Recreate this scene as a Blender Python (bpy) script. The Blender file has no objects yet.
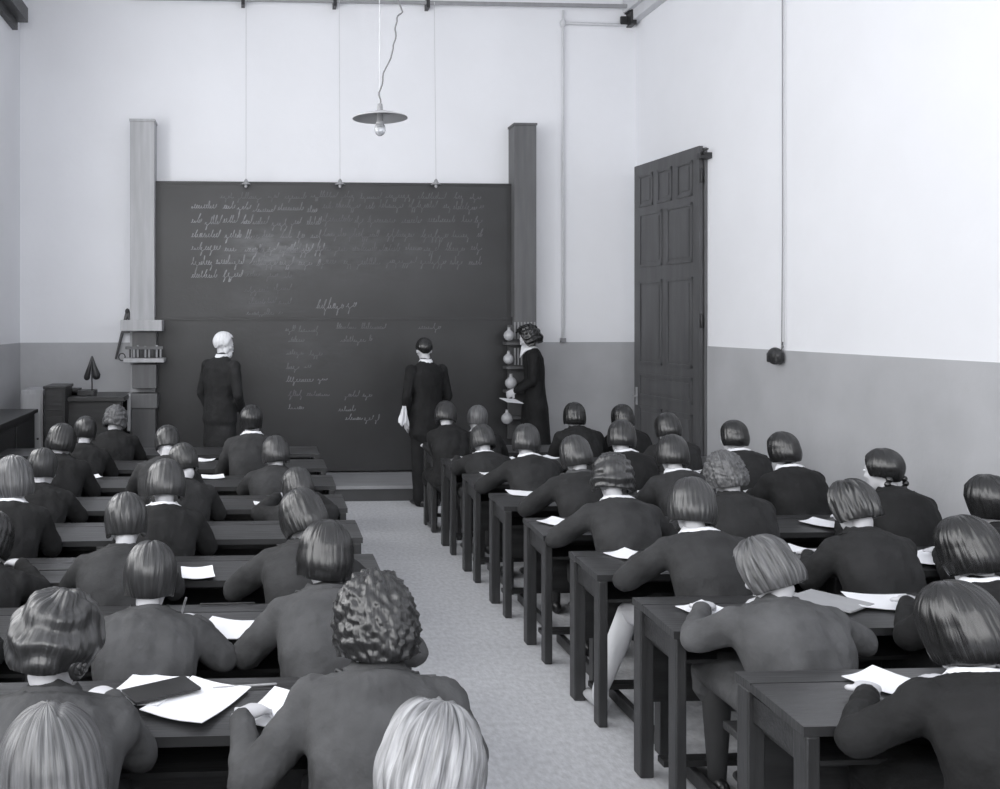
import bpy, bmesh, math, random
import numpy as np
from mathutils import Vector, Matrix, noise
random.seed(7)
C = bpy.context.scene.collection
PI = math.pi
# ------------------------------------------------------------------ camera
H = 1.92; F = 950.0; CX = 300.0; CY = 320.0; YAW = math.radians(3.0)
FW = Vector((math.sin(YAW), math.cos(YAW), 0)); RT = Vector((math.cos(YAW), -math.sin(YAW), 0)); UP = Vector((0, 0, 1))
def ray(px, py): return FW + RT*((px-CX)/F) + UP*((CY-py)/F)
def at_Y(px, py, Y):
    d = ray(px, py); t = Y/d.y
    return Vector((0, 0, H)) + d*t
def at_Z(px, py, z):
    d = ray(px, py); t = (z-H)/d.z
    return Vector((0, 0, H)) + d*t
def at_X(px, py, X):
    d = ray(px, py); t = X/d.x
    return Vector((0, 0, H)) + d*t
cd = bpy.data.cameras.new('camera'); cam = bpy.data.objects.new('camera', cd); C.objects.link(cam)
cam.location = (0, 0, H); cam.rotation_euler = (PI/2, 0, -YAW)
cd.sensor_width = 36; cd.lens = F/1000*36
cd.shift_x = (500-CX)/1000; cd.shift_y = -(394.5-CY)/1000
cd.clip_start = .05
bpy.context.scene.camera = cam
# ------------------------------------------------------------------ materials
M = {}
def mat(name, v, rough=.6, var=.12, scale=8, bump=0, bscale=30, spec=.5, stretch=None, metal=0, tint=(.98, .992, 1.032), uv=False, lo=None, hi=None, bdist=.02):
    m = bpy.data.materials.new(name); m.use_nodes = True; nt = m.node_tree; N = nt.nodes; L = nt.links
    b = N['Principled BSDF']
    b.inputs['Roughness'].default_value = rough; b.inputs['Metallic'].default_value = metal
    b.inputs['Specular IOR Level'].default_value = spec
    tc = N.new('ShaderNodeTexCoord'); mp = N.new('ShaderNodeMapping')
    L.new(tc.outputs['UV' if uv else 'Object'], mp.inputs[0])
    if stretch: mp.inputs['Scale'].default_value = stretch
    nz = N.new('ShaderNodeTexNoise'); nz.inputs['Scale'].default_value = scale; nz.inputs['Detail'].default_value = 5
    L.new(mp.outputs[0], nz.inputs['Vector'])
    r = N.new('ShaderNodeValToRGB')
    a = v*(1-var) if lo is None else lo; c = v*(1+var) if hi is None else hi
    r.color_ramp.elements[0].position = .3; r.color_ramp.elements[1].position = .7
    r.color_ramp.elements[0].color = (a*tint[0], a*tint[1], a*tint[2], 1)
    r.color_ramp.elements[1].color = (min(1, c*tint[0]), min(1, c*tint[1]), min(1, c*tint[2]), 1)
    L.new(nz.outputs['Fac'], r.inputs[0]); L.new(r.outputs[0], b.inputs['Base Color'])
    if bump:
        n2 = N.new('ShaderNodeTexNoise'); n2.inputs['Scale'].default_value = bscale; n2.inputs['Detail'].default_value = 4
        L.new(mp.outputs[0], n2.inputs['Vector'])
        bp = N.new('ShaderNodeBump'); bp.inputs['Strength'].default_value = bump; bp.inputs['Distance'].default_value = bdist
        L.new(n2.outputs['Fac'], bp.inputs['Height']); L.new(bp.outputs[0], b.inputs['Normal'])
    M[name] = m
    return m
mat('plaster', .84, .85, .02, 1.2, bump=.15, bscale=9)
mat('dado', .44, .6, .07, 2.0, bump=.15, bscale=12)
mat('ceiling_paint', .8, .9, .02, 2)
mat('floor_boards', .57, .6, .14, 38, bump=.2, bscale=90, stretch=(1, .6, 1))
mat('platform_wood', .30, .5, .12, 3, stretch=(.5, 4, 1))
mat('platform_riser', .06, .5, .15, 3)
mat('pale_wood_and_glare', .42, .55, .12, 3, stretch=(6, 6, .5))  # pale woodwork; on the left board pillar this tone stands for reflected glare
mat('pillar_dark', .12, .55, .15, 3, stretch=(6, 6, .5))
mat('board', .032, .40, .3, 1.1, bump=.05, spec=.5)
mat('chalk', .34, .9, .3, 9)
mat('chalk_soft', .25, .9, .3, 9)
mat('chalk_faint', .16, .9, .25, 9)
mat('door_wood', .085, .4, .2, 2.5, stretch=(4, 4, .5), bump=.1)
mat('dark_wood', .026, .38, .35, 4, stretch=(.8, 6, 6), bump=.12, bscale=14)
mat('desk_top', .040, .32, .3, 5, stretch=(.6, 7, 1), bump=.1, bscale=10)
mat('post_wood', .034, .4, .3, 5, stretch=(6, 6, .6), bump=.1)
mat('paper', .86, .8, .02, 6)
mat('grey_paper', .33, .8, .08, 6)
mat('book_cover', .02, .4, .2, 10)
mat('metal_dark', .04, .4, .1, 10, metal=.3)
mat('metal_grey', .30, .4, .1, 10)
mat('wire', .18, .6, .1, 10)
mat('pale_pipe', .62, .6, .03, 10)
mat('enamel', .5, .3, .05, 6)
mat('skin', .56, .55, .05, 9, tint=(.98, .985, 1.03))
mat('eye', .03, .2, .1, 9)
mat('white_cloth', .8, .8, .03, 9)
for nm, v in (('cloth_black', .015), ('cloth_dark', .023), ('cloth_charcoal', .034), ('cloth_grey', .062), ('cloth_mid', .075)):
    mat(nm, v, .85, .3, 7, bump=.6, bscale=8, spec=.25, bdist=.035)
mat('stocking', .6, .7, .05, 9); mat('stocking_dark', .035, .7, .1, 9)
mat('shoe_dark', .02, .3, .1, 9); mat('shoe_pale', .5, .5, .05, 9)
for nm, lo, hi, ro in (('hair_black', .006, .014, .27), ('hair_dark', .008, .024, .29), ('hair_brown', .011, .042, .31), ('hair_light', .03, .15, .36), ('hair_fair', .05, .42, .48), ('hair_white', .6, .85, .6)):
    mat(nm, .1, ro, 0, 1.0, bump=.6, bscale=1.6, uv=True, stretch=(70, 2.2, 1), lo=lo, hi=hi, spec=.68 if hi < .1 else .5, bdist=.004)
mat('wood_pale', .34, .5, .2, 4, stretch=(6, 6, 1))
mat('flask_glass', .42, .25, .1, 4)
mg = bpy.data.materials.new('bulb_glass'); mg.use_nodes = True; b = mg.node_tree.nodes['Principled BSDF']
b.inputs['Base Color'].default_value = (.75, .77, .8, 1); b.inputs['Transmission Weight'].default_value = .7; b.inputs['Roughness'].default_value = .15; M['bulb_glass'] = mg

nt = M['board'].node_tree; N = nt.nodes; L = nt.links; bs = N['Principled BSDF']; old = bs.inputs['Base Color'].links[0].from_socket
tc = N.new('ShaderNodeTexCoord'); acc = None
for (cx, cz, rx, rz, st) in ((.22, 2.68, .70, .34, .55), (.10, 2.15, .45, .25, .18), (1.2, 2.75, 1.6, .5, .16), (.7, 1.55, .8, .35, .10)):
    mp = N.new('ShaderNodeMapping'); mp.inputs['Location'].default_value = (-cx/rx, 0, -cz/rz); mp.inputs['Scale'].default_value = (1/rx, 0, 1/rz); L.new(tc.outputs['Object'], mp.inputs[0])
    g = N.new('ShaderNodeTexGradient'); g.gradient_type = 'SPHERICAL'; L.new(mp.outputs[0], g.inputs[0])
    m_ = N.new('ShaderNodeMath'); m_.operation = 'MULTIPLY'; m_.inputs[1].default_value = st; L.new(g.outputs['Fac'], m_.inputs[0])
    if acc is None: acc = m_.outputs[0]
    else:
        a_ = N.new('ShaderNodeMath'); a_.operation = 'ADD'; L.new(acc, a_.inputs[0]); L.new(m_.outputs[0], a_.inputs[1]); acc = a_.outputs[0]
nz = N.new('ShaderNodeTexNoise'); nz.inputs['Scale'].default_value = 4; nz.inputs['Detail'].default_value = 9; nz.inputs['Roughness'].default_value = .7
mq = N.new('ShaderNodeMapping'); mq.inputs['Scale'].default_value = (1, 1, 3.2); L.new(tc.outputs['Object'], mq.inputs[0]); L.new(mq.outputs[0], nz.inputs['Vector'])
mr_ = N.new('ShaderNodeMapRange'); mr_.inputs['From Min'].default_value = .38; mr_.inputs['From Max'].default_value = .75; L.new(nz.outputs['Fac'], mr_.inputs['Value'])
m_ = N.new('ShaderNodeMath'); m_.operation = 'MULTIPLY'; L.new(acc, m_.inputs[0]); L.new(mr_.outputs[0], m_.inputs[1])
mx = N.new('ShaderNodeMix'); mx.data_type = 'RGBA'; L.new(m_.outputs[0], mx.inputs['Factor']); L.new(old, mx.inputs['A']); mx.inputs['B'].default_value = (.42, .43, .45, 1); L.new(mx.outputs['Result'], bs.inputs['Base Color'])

# ------------------------------------------------------------------ mesh helpers
class MB:
    def __init__(s): s.v = []; s.f = []; s.uv = None
    def add(s, V, Fc):
        n = len(s.v); s.v += [tuple(p) for p in V]; s.f += [tuple(i+n for i in f) for f in Fc]; return s
    def box(s, x0, x1, y0, y1, z0, z1, R=None):
        V = [(x, y, z) for z in (z0, z1) for y in (y0, y1) for x in (x0, x1)]
        if R is not None: V = [tuple(R @ Vector(p)) for p in V]
        return s.add(V, [(0, 2, 3, 1), (4, 5, 7, 6), (0, 1, 5, 4), (2, 6, 7, 3), (0, 4, 6, 2), (1, 3, 7, 5)])
    def loft(s, P, rad, ref=(1, 0, 0), n=14, cap=True):
        V, Fc = loft(P, rad, ref, n, cap); return s.add(V, Fc)
    def ell(s, c, r, R=None, n=14, m=9):
        V, Fc = ell(c, r, R, n, m); return s.add(V, Fc)
    def lathe(s, prof, c=(0, 0, 0), n=24):
        V = []; Fc = []
        for (r, z) in prof:
            for i in range(n):
                a = 2*PI*i/n; V.append((c[0]+r*math.cos(a), c[1]+r*math.sin(a), c[2]+z))
        for j in range(len(prof)-1):
            for i in range(n):
                k = (i+1) % n; Fc.append((j*n+i, j*n+k, (j+1)*n+k, (j+1)*n+i))
        return s.add(V, Fc)
    def mesh(s, name):
        me = bpy.data.meshes.new(name); me.from_pydata(s.v, [], s.f); me.update(); return me
def ell(c, r, R=None, n=14, m=9):
    V = []; Fc = []
    c = Vector(c)
    for j in range(1, m):
        ph = PI*j/m
        for i in range(n):
            a = 2*PI*i/n
            p = Vector((r[0]*math.sin(ph)*math.cos(a), r[1]*math.sin(ph)*math.sin(a), r[2]*math.cos(ph)))
            V.append(p)
    V.append(Vector((0, 0, r[2]))); V.append(Vector((0, 0, -r[2])))
    T = len(V)-2
    for j in range(m-2):
        for i in range(n):
            k = (i+1) % n; Fc.append((j*n+i, (j+1)*n+i, (j+1)*n+k, j*n+k))
    for i in range(n):
        k = (i+1) % n; Fc.append((T, i, k)); Fc.append((T+1, (m-2)*n+k, (m-2)*n+i))
    if R is not None: V = [R @ p for p in V]
    return [p+c for p in V], Fc
def loft(P, rad, ref=(1, 0, 0), n=14, cap=True):
    P = [Vector(p) for p in P]; rad = [(r, r) if not isinstance(r, (tuple, list)) else r for r in rad]
    ref = Vector(ref); V = []; Fc = []; rings = []
    K = len(P)
    T = []
    for i in range(K):
        t = (P[min(i+1, K-1)]-P[max(i-1, 0)]); T.append(t.normalized() if t.length > 1e-9 else Vector((0, 0, 1)))
    seq = [(P[i], rad[i], T[i]) for i in range(K)]
    if cap:
        a = seq[0]; r0 = min(a[1]); b = seq[-1]; r1 = min(b[1])
        seq = [(a[0]-a[2]*r0*.95, (a[1][0]*.3, a[1][1]*.3), a[2]), (a[0]-a[2]*r0*.7, (a[1][0]*.72, a[1][1]*.72), a[2])] + seq + \
              [(b[0]+b[2]*r1*.7, (b[1][0]*.72, b[1][1]*.72), b[2]), (b[0]+b[2]*r1*.95, (b[1][0]*.3, b[1][1]*.3), b[2])]
    for (p, r, t) in seq:
        u = ref - ref.dot(t)*t
        if u.length < 1e-4: u = Vector((0, 1, 0)) - t.y*t
        u.normalize(); w = t.cross(u)
        for i in range(n):
            a = 2*PI*i/n; V.append(p + u*(r[0]*math.cos(a)) + w*(r[1]*math.sin(a)))
    S = len(seq)
    for j in range(S-1):
        for i in range(n):
            k = (i+1) % n; Fc.append((j*n+i, j*n+k, (j+1)*n+k, (j+1)*n+i))
    Fc.append(tuple(range(n-1, -1, -1))); Fc.append(tuple((S-1)*n+i for i in range(n)))
    return V, Fc
def smooth(me, on=True):
    me.polygons.foreach_set('use_smooth', [on]*len(me.polygons))
def obj(name, mb, material, parent=None, sm=False, bevel=0, loc=None):
    me = mb if isinstance(mb, bpy.types.Mesh) else mb.mesh(name)
    o = bpy.data.objects.new(name, me); C.objects.link(o)
    if not me.materials: me.materials.append(M[material])
    if sm: smooth(me)
    if bevel:
        bv = o.modifiers.new('bevel', 'BEVEL'); bv.width = bevel; bv.segments = 2; bv.limit_method = 'ANGLE'
    if parent is not None: o.parent = parent
    if loc is not None: o.location = loc
    return o
def fix_normals(o):
    bm = bmesh.new(); bm.from_mesh(o.data); bmesh.ops.recalc_face_normals(bm, faces=bm.faces); bm.to_mesh(o.data); bm.free(); return o
def thing(name, label, cat, loc=(0, 0, 0), rz=0, group=None):
    o = bpy.data.objects.new(name, None); C.objects.link(o); o.location = loc; o.rotation_euler = (0, 0, rz)
    o.empty_display_size = .1
    o['label'] = label; o['category'] = cat
    if group: o['group'] = group
    return o
def tag(o, label, cat, group=None):
    o['label'] = label; o['category'] = cat
    if group: o['group'] = group
    return o
def struct(name, mb, m, parent=None, **k):
    o = obj(name, mb, m, parent, **k); o['kind'] = 'structure'; return o
def remesh(mb, voxel, it=3, fold=0, seed=0):
    me = mb.mesh('tmp'); o = bpy.data.objects.new('tmp', me); C.objects.link(o)
    r = o.modifiers.new('r', 'REMESH'); r.mode = 'VOXEL'; r.voxel_size = voxel; r.use_smooth_shade = True
    if it:
        s = o.modifiers.new('s', 'SMOOTH'); s.factor = .5; s.iterations = it
    dg = bpy.context.evaluated_depsgraph_get(); dg.update()
    out = bpy.data.meshes.new_from_object(o.evaluated_get(dg))
    bpy.data.objects.remove(o); bpy.data.meshes.remove(me)
    if fold:
        n = len(out.vertices); co = np.zeros(n*3); no = np.zeros(n*3)
        out.vertices.foreach_get('co', co); out.vertices.foreach_get('normal', no)
        co = co.reshape(-1, 3); no = no.reshape(-1, 3); rs = np.random.RandomState(seed); d = np.zeros(n)
        for k in range(9):
            w = rs.normal(size=3)*np.array([34, 22, 12])*(.5+.16*k); ph = rs.uniform(0, 6.28)
            w2 = rs.normal(size=3)*9
            s_ = np.sin(co@w+ph+1.3*np.sin(co@w2+ph*2))
            d += np.abs(s_)*(1.0/(1+.35*k))
        d = (d-d.mean())*fold
        co = co+no*d[:, None]; out.vertices.foreach_set('co', co.ravel()); out.update()
    smooth(out)
    return out
def rotm(yaw=0, pitch=0, roll=0):   # pitch>0 nods down (towards +Y), yaw>0 turns left
    return Matrix.Rotation(yaw, 3, 'Z') @ Matrix.Rotation(-pitch, 3, 'X') @ Matrix.Rotation(roll, 3, 'Y')

# ------------------------------------------------------------------ people
def head_parts(mb, c, R):
    def e(p, r, Q=None):
        mb.ell(Vector(c)+R@Vector(p), r, R if Q is None else R@Q)
    e((0, -.010, .016), (.072, .092, .095))
    e((0, .024, -.022), (.060, .068, .092))
    e((0, .034, -.072), (.047, .052, .045))
    e((0, .070, -.098), (.024, .022, .018))
    e((0, .078, .020), (.042, .011, .010))
    e((0, .089, -.016), (.0095, .011, .026), Matrix.Rotation(.25, 3, 'X'))
    e((0, .097, -.036), (.0125, .010, .0085))
    e((0, .088, -.064), (.022, .009, .005)); e((0, .087, -.074), (.019, .009, .006))
    for s in (-1, 1):
        e((s*.040, .062, -.030), (.022, .02, .018))
        e((s*.074, -.004, -.012), (.008, .018, .029))
def hair_mesh(style, seed, c, R, size=1.0, N=112, Mt=44):
    rnd = random.Random(seed)
    A = {'bob': (.098, .116, .112), 'shingle': (.092, .114, .110), 'wavy': (.103, .120, .116), 'curly': (.108, .124, .118), 'up': (.100, .120, .114), 'man': (.083, .104, .106), 'bald': (.080, .100, .100), 'tail': (.092, .112, .108), 'tousled': (.090, .110, .106)}[style]
    Ls = {'bob': (.098, .108), 'shingle': (.082, .096), 'wavy': (.095, .105), 'curly': (.10, .12), 'up': (.06, .08), 'man': (.022, .075), 'bald': (.03, .07), 'tail': (.05, .085), 'tousled': (.09, .10)}[style]
    k = [(rnd.uniform(9, 48), rnd.uniform(0, 6.3), rnd.uniform(-5, 5), rnd.uniform(.4, 1)) for _ in range(9)]
    V = []; UV = []; rings = Mt
    part = rnd.choice([-.03, 0, .03])
    off = Vector((0, -.014, .016))
    for j in range(rings+1):
        t = j/rings
        for i in range(N):
            az = 2*PI*i/N            # az=0 -> +Y (face), increasing to -X
            fr = max(0.0, math.cos(az))             # 1 at face
            d = abs((az+PI) % (2*PI)-PI)            # angle from the face
            g = min(1, max(0, (d-.75)/.55)); g = g*g*(3-2*g)   # 0 on the face, 1 elsewhere
            bk = min(1, max(0, (d-1.6)/1.2)); bk = bk*bk*(3-2*bk)
            L = Ls[0]*(1-bk)+Ls[1]*bk
            if style in ('man', 'bald') : pass
            elend = (.62 if style != 'man' else .75)*(1-g)           # dome stops at this elevation on the face
            t2 = min(1, t/.94)                                  # last rings tuck inward
            arcd = (PI/2-elend)*.105; tot = arcd+L*g
            sarc = t2*tot
            if sarc <= arcd or g < 1e-3:
                el = PI/2-min(sarc, arcd)/.105; zz = math.sin(el)*A[2]; rr = math.cos(el); low = 0
            else:
                low = (sarc-arcd)/max(1e-6, L); el = 0; zz = -(sarc-arcd); rr = 1.0
                if g < 1: rr = math.cos(elend); zz += math.sin(elend)*A[2]
            prof = 1.0
            if style in ('bob', 'wavy', 'curly', 'tousled'): prof = 1+.05*math.sin(low*PI)-.16*low**3*(.3+.7*bk)
            elif style in ('shingle', 'man', 'bald', 'tail'): prof = 1-.04*low-.26*low**2*bk-.06*low**2
            elif style == 'up': prof = 1+.05*math.sin(low*PI)-.25*low**2
            rel = 0
            for (f, ph, w, a) in k: rel += a*math.sin(az*round(f)+ph+w*t*2)
            rel *= .00075
            if style == 'wavy':
                q = Vector((math.sin(az)*1.6, math.cos(az)*1.6, t*2.2+seed)); rel += .0045*math.sin(t*2*PI*5.5+5*noise.noise(q))+.006*noise.noise(q*2.6)
            if style == 'tousled':
                q = Vector((math.sin(az)*3.2, math.cos(az)*3.2, t*1.2+seed)); rel = rel*3.2+.010*noise.noise(q)+.006*noise.noise(q*2.5)
            if style == 'up':
                q = Vector((math.sin(az)*1.3, math.cos(az)*1.3, t*1.6+seed)); rel += .006*math.sin(t*2*PI*3.5+4*noise.noise(q)+1.5*math.sin(az))+.004*noise.noise(q*3)
            amp = min(1, t*5)
            rel *= amp
            tuck = 1.0
            if t > .94: tuck = 1-.20*(t-.94)/.06
            x = -math.sin(az)*A[0]*rr*prof*tuck; y = math.cos(az)*A[1]*rr*prof*tuck; z = zz
            if t > .94: z += .006*(t-.94)/.06
            nrm = Vector((x/A[0]**2, y/A[1]**2, max(z, 0)/A[2]**2))
            if nrm.length < 1e-6: nrm = Vector((0, 0, 1))
            nrm.normalize()
            p = Vector((x, y, z))
            # parting groove from the crown to the brow and a little behind
            if style not in ('curly', 'up', 'bald'):
                gx = (x-part*.8)/.006
                if y > -.05 and z > .03: rel -= .005*math.exp(-gx*gx)
            if style == 'curly':
                q = p*34+Vector((seed*3.1, 0, 0)); rel += .013*abs(noise.noise(q))+.009*noise.noise(q*2.4)+.006*noise.noise(q*4.8)+.006*noise.noise(p*13)-.004
            p += nrm*rel*(1 if t < .94 else 0)
            p = p*size+off
            V.append(Vector(c)+R@p); UV.append((i/N, t))
    Fc = []; uvf = []
    for j in range(rings):
        for i in range(N):
            q = (i+1) % N; Fc.append((j*N+i, (j+1)*N+i, (j+1)*N+q, j*N+q))
            u0 = i/N; u1 = (i+1)/N; v0 = j/rings; v1 = (j+1)/rings; uvf += [(u0, v0), (u0, v1), (u1, v1), (u1, v0)]
    me = bpy.data.meshes.new('hair'); me.from_pydata([tuple(v) for v in V], [], Fc)
    uvl = me.uv_layers.new(name='UVMap')
    uvl.data.foreach_set('uv', [c_ for p in uvf for c_ in p])
    me.update(); smooth(me); return me
def coil_mesh(c, R, r0=.034, turns=3, thick=.011):
    P = []; n = 64
    for i in range(n+1):
        t = i/n; a = t*turns*2*PI; r = r0*(1-.75*t)
        P.append(Vector(c)+R@Vector((0+.012*t, r*math.cos(a), r*math.sin(a)*1.1)))
    mb = MB(); V, Fc = loft(P, [thick*(1+.12*math.sin(i*1.3)) for i in range(n+1)], (1, 0, 0), 8); mb.add(V, Fc)
    return mb
def hand(mb, wrist, d, up, side, curl=.5, fine=True, grip=False):
    """palm from the wrist along d; 'side' = +1 puts the thumb on d x up, -1 on the other side"""
    d = Vector(d).normalized(); up = Vector(up); up = (up-up.dot(d)*d).normalized(); w = d.cross(up)*side
    W = Vector(wrist)
    mb.loft([W-d*.02, W+d*.02, W+d*.055, W+d*.085], [(.026, .020), (.034, .016), (.040, .015), (.038, .013)], w, 10)
    lens = (.070, .078, .072, .056)
    for k in range(4):
        b = W+d*.085+w*(.029-.0195*k)+(-d)*(.003*abs(k-1))
        l = lens[k]; c1 = curl*(.8+.15*k); a = b+(d*math.cos(c1*.5)-up*math.sin(c1*.5))*l*.5
        e = a+(d*math.cos(c1*1.5)-up*math.sin(c1*1.5))*l*.5
        mb.loft([b-d*.012, a, e], [.0092, .0085, .0072], w, 8)
    b = W+d*.025+w*.026; a = b+(d*.6+w*.7-up*.2).normalized()*.036; e = a+(d*.9+w*.15-up*(.1+.3*curl)).normalized()*.032
    mb.loft([b-w*.01, a, e], [.0125, .0105, .0085], up, 8)
def lerp(a, b, t): return a+(b-a)*t
EYE = MB().ell((0, 0, 0), (.0105, .0095, .0055), None, 16, 12).mesh('eye')
EYE.materials.append(M['white_cloth']); EYE.materials.append(M['eye']); smooth(EYE)
for p_ in EYE.polygons:
    if p_.normal.y > .80: p_.material_index = 1
def dress_head(root, c, R, o):
    """hair and eyes"""
    h = obj('hair', hair_mesh(o.get('hair', 'bob'), o['seed'], c, R, o.get('hs', 1.0)*1.05), o.get('hc', 'hair_dark'), root)
    for s in (-1, 1):
        e = bpy.data.objects.new('eye', EYE); C.objects.link(e); e.parent = root
        e.location = Vector(c)+R@Vector((s*.030, .0805, .001))
    if o.get('coils'):
        for s in (-1, 1):
            obj('hair_coil', coil_mesh(Vector(c)+R@Vector((s*.092, -.012, -.035)), R if s > 0 else R@Matrix.Rotation(PI, 3, 'Z')), o.get('hc'), root, sm=True)
    if o.get('bun'):
        mb = MB(); cc = Vector(c)+R@Vector((0, -.118, -.05))
        for q in range(4):
            P = [cc+R@Vector((.045*math.cos(a)*(1-.2*q), -.012*q-.004*math.sin(a*3), .036*math.sin(a)*(1-.2*q))) for a in [2*PI*i/20 for i in range(21)]]
            mb.loft(P, [.014]*21, (0, 1, 0), 8)
        mb.ell(cc, (.04, .028, .034), R)
        obj('hair_bun', mb, o.get('hc'), root, sm=True)
    if o.get('tails'):
        for s in (-1, 1):
            mb = MB()
            a = Vector(c)+R@Vector((s*.06, -.075, -.05))
            for q in range(6):
                mb.ell(a+Vector((s*.010*(q % 2), -.006, -.026*q)), (.018-.001*q, .018-.001*q, .018))
            obj('plait', mb, o.get('hc'), root, sm=True)
def student(px, py, Drow, o):
    """seated student; px,py head centre in the photograph, Drow = far edge of the desk"""
    yh = o.get('yh', .21); yo = Drow-.66
    p = at_Y(px, py, yo+yh); hz = p.z; X = p.x-o.get('hx', 0)
    root = thing('person', o['label'], 'person', (X, yo, 0), 0, 'pupils seated at the desks in the '+('left' if X < 1.2 else 'right')+' block')
    fine = o.get('fine', False); sd = o['seed']; rnd = random.Random(sd*17+3)
    hx = o.get('hx', 0)
    tw = o.get('turn', rnd.uniform(-.12, .12))
    yaw = o.get('yaw', rnd.uniform(-.3, .3)); pit = o.get('pitch', rnd.uniform(.35, .6)); roll = o.get('roll', rnd.uniform(-.12, .12))
    Rh = rotm(yaw, pit, roll)
    hc = Vector((hx, yh, hz))
    nb = hc+Rh@Vector((0, -.03, -.085))                      # where the neck enters the skull
    N0 = Vector((hx*.85, yh-.078, hz-.128))                    # base of the neck
    P0 = Vector((0, -.02, .525))
    ctl = Vector((hx*.2, -.09, .525+.62*(N0.z-.525)))
    def sp(t): return P0*(1-t)**2+ctl*2*t*(1-t)+N0*t*t
    wid = o.get('w', .94)*1.11
    ts = [0, .18, .36, .54, .72, .84, .93, 1.0]
    rd = [(.175, .130), (.165, .122), (.158, .118), (.166, .118), (.174, .116), (.170, .102), (.128, .080), (.072, .062)]
    rd = [(a*wid, b_*wid) for a, b_ in rd]
    sh = sp(.86); T = (sp(.9)-sp(.8)).normalized()
    sx = Vector((math.cos(tw), math.sin(tw), 0))
    S = {s: sh+sx*s*.150*wid+Vector((0, .012, -.012)) for s in (-1, 1)}
    dz = .742
    arms = o.get('arms', 'write')
    E = {}; W = {}; D = {}
    for s in (-1, 1):
        E[s] = Vector((S[s].x+s*.070+rnd.uniform(-.02, .02), .165+rnd.uniform(-.02, .02), dz-.030))
        W[s] = Vector((hx+s*.115+rnd.uniform(-.02, .02), .37+rnd.uniform(-.02, .03), dz+.040))
        D[s] = Vector((-s*.55, .8, -.05))
    if arms == 'wide':
        for s in (-1, 1): E[s] += Vector((s*.085, -.02, 0)); W[s] += Vector((s*.03, .02, 0))
    if arms == 'lap':
        for s in (-1, 1): E[s] = Vector((S[s].x+s*.05, .02, .70)); W[s] = Vector((s*.09, .235, .615)); D[s] = Vector((-s*.3, .9, -.1))
    if arms == 'chin':
        W[1] = Vector((hx+.06, yh+.07, hz-.15)); E[1] = Vector((S[1].x+.04, .30, dz+.045)); D[1] = Vector((-.1, .1, 1))
    if 'el' in o:
        for s, v in o['el'].items(): E[s] = Vector(v)
    if 'wr' in o:
        for s, v in o['wr'].items(): W[s] = Vector(v)
    if X > 1.2 and X < 2.2:
        E[-1] = Vector((max(-.33, 1.67-X), .17, dz-.02)); W[-1] = Vector((-.17, .36, dz+.035))
    vox = .0068 if fine else .0095
    B = MB(); head_parts(B, hc, Rh)
    B.loft([N0-T*.06, lerp(N0, nb, .5), nb, nb+Rh@Vector((0, .01, .05))], [.050, .044, .044, .044], n=14)
    B.loft([sp(t) for t in ts], [(max(.03, a-.018), max(.03, b_-.018)) for a, b_ in rd])
    for s in (-1, 1):
        B.loft([S[s], lerp(S[s], E[s], .5), E[s]], [.040, .034, .030], (0, 1, .1), 10)
        B.loft([E[s], lerp(E[s], W[s], .4), W[s]], [.030, .028, .021], (0, 0, 1), 10)
        hand(B, W[s], D[s], (0, 0, 1), s if False else -s*-1, .6)
    legs = o.get('legs')
    K = {}; A = {}
    for s in (-1, 1):
        K[s] = Vector((s*.085, .42, .50)); A[s] = Vector((s*.075, .36+rnd.uniform(-.05, .08), .085))
    if legs:
        for s, v in legs.items(): K[s] = Vector(v[0]); A[s] = Vector(v[1])
    for s in (-1, 1):
        B.loft([Vector((s*.08, .0, .52)), lerp(Vector((s*.08, 0, .52)), K[s], .5), K[s]], [.075, .066, .052], (0, 0, 1), 12)
        B.loft([K[s], lerp(K[s], A[s], .35), A[s]], [.048, .050, .033], (0, 1, .2), 12)
        B.loft([A[s]+Vector((0, -.02, -.04)), A[s]+Vector((0, .12, -.055))], [(.026, .024), (.028, .018)], (1, 0, 0), 10)
    obj('body', remesh(B, vox, 2), 'skin', root)
    # bodice with sleeves
    G = MB()
    G.loft([sp(t) for t in ts[:-1]]+[sp(.975)], [(a+.010, b_+.010) for a, b_ in rd[:-1]]+[(.082, .070)])
    for s in (-1, 1):
        G.ell(S[s], (.066*wid, .066*wid, .066*wid))
        G.loft([sh+sx*s*.05+Vector((0, 0, .02)), S[s]+Vector((0, 0, .005))], [(.07, .07), (.058, .060)], (0, 1, 0), 12)
        G.loft([S[s], lerp(S[s], E[s], .5), E[s]], [.064, .062, .058], (0, 1, .1), 14)
        G.loft([E[s], lerp(E[s], W[s], .45), lerp(E[s], W[s], .93)], [.056, .050, .038], (0, 0, 1), 14)
    cl = o.get('cloth', 'cloth_dark')
    jk = remesh(G, .009 if fine else .012, 9, fold=.0036, seed=sd)
    obj('jacket', jk, cl, root)
    # skirt
    K0 = MB()
    K0.loft([P0+Vector((0, -.05, .10)), P0+Vector((0, -.02, .0)), Vector((0, .16, .515)), lerp(K[-1], K[1], .5)*.55+Vector((0, .15, .235)), lerp(K[-1], K[1], .5)+Vector((0, .02, .0)), lerp(K[-1], K[1], .5)*1.0+Vector((0, .03, -.09))],
            [(.145, .10), (.185, .125), (.19, .095), (.185, .092), (.175, .085), (.17, .08)], (1, 0, 0), 20)
    obj('skirt', remesh(K0, .012, 3, fold=.004, seed=sd+1), cl, root)
    st = o.get('stocking', 'stocking_dark')
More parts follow.
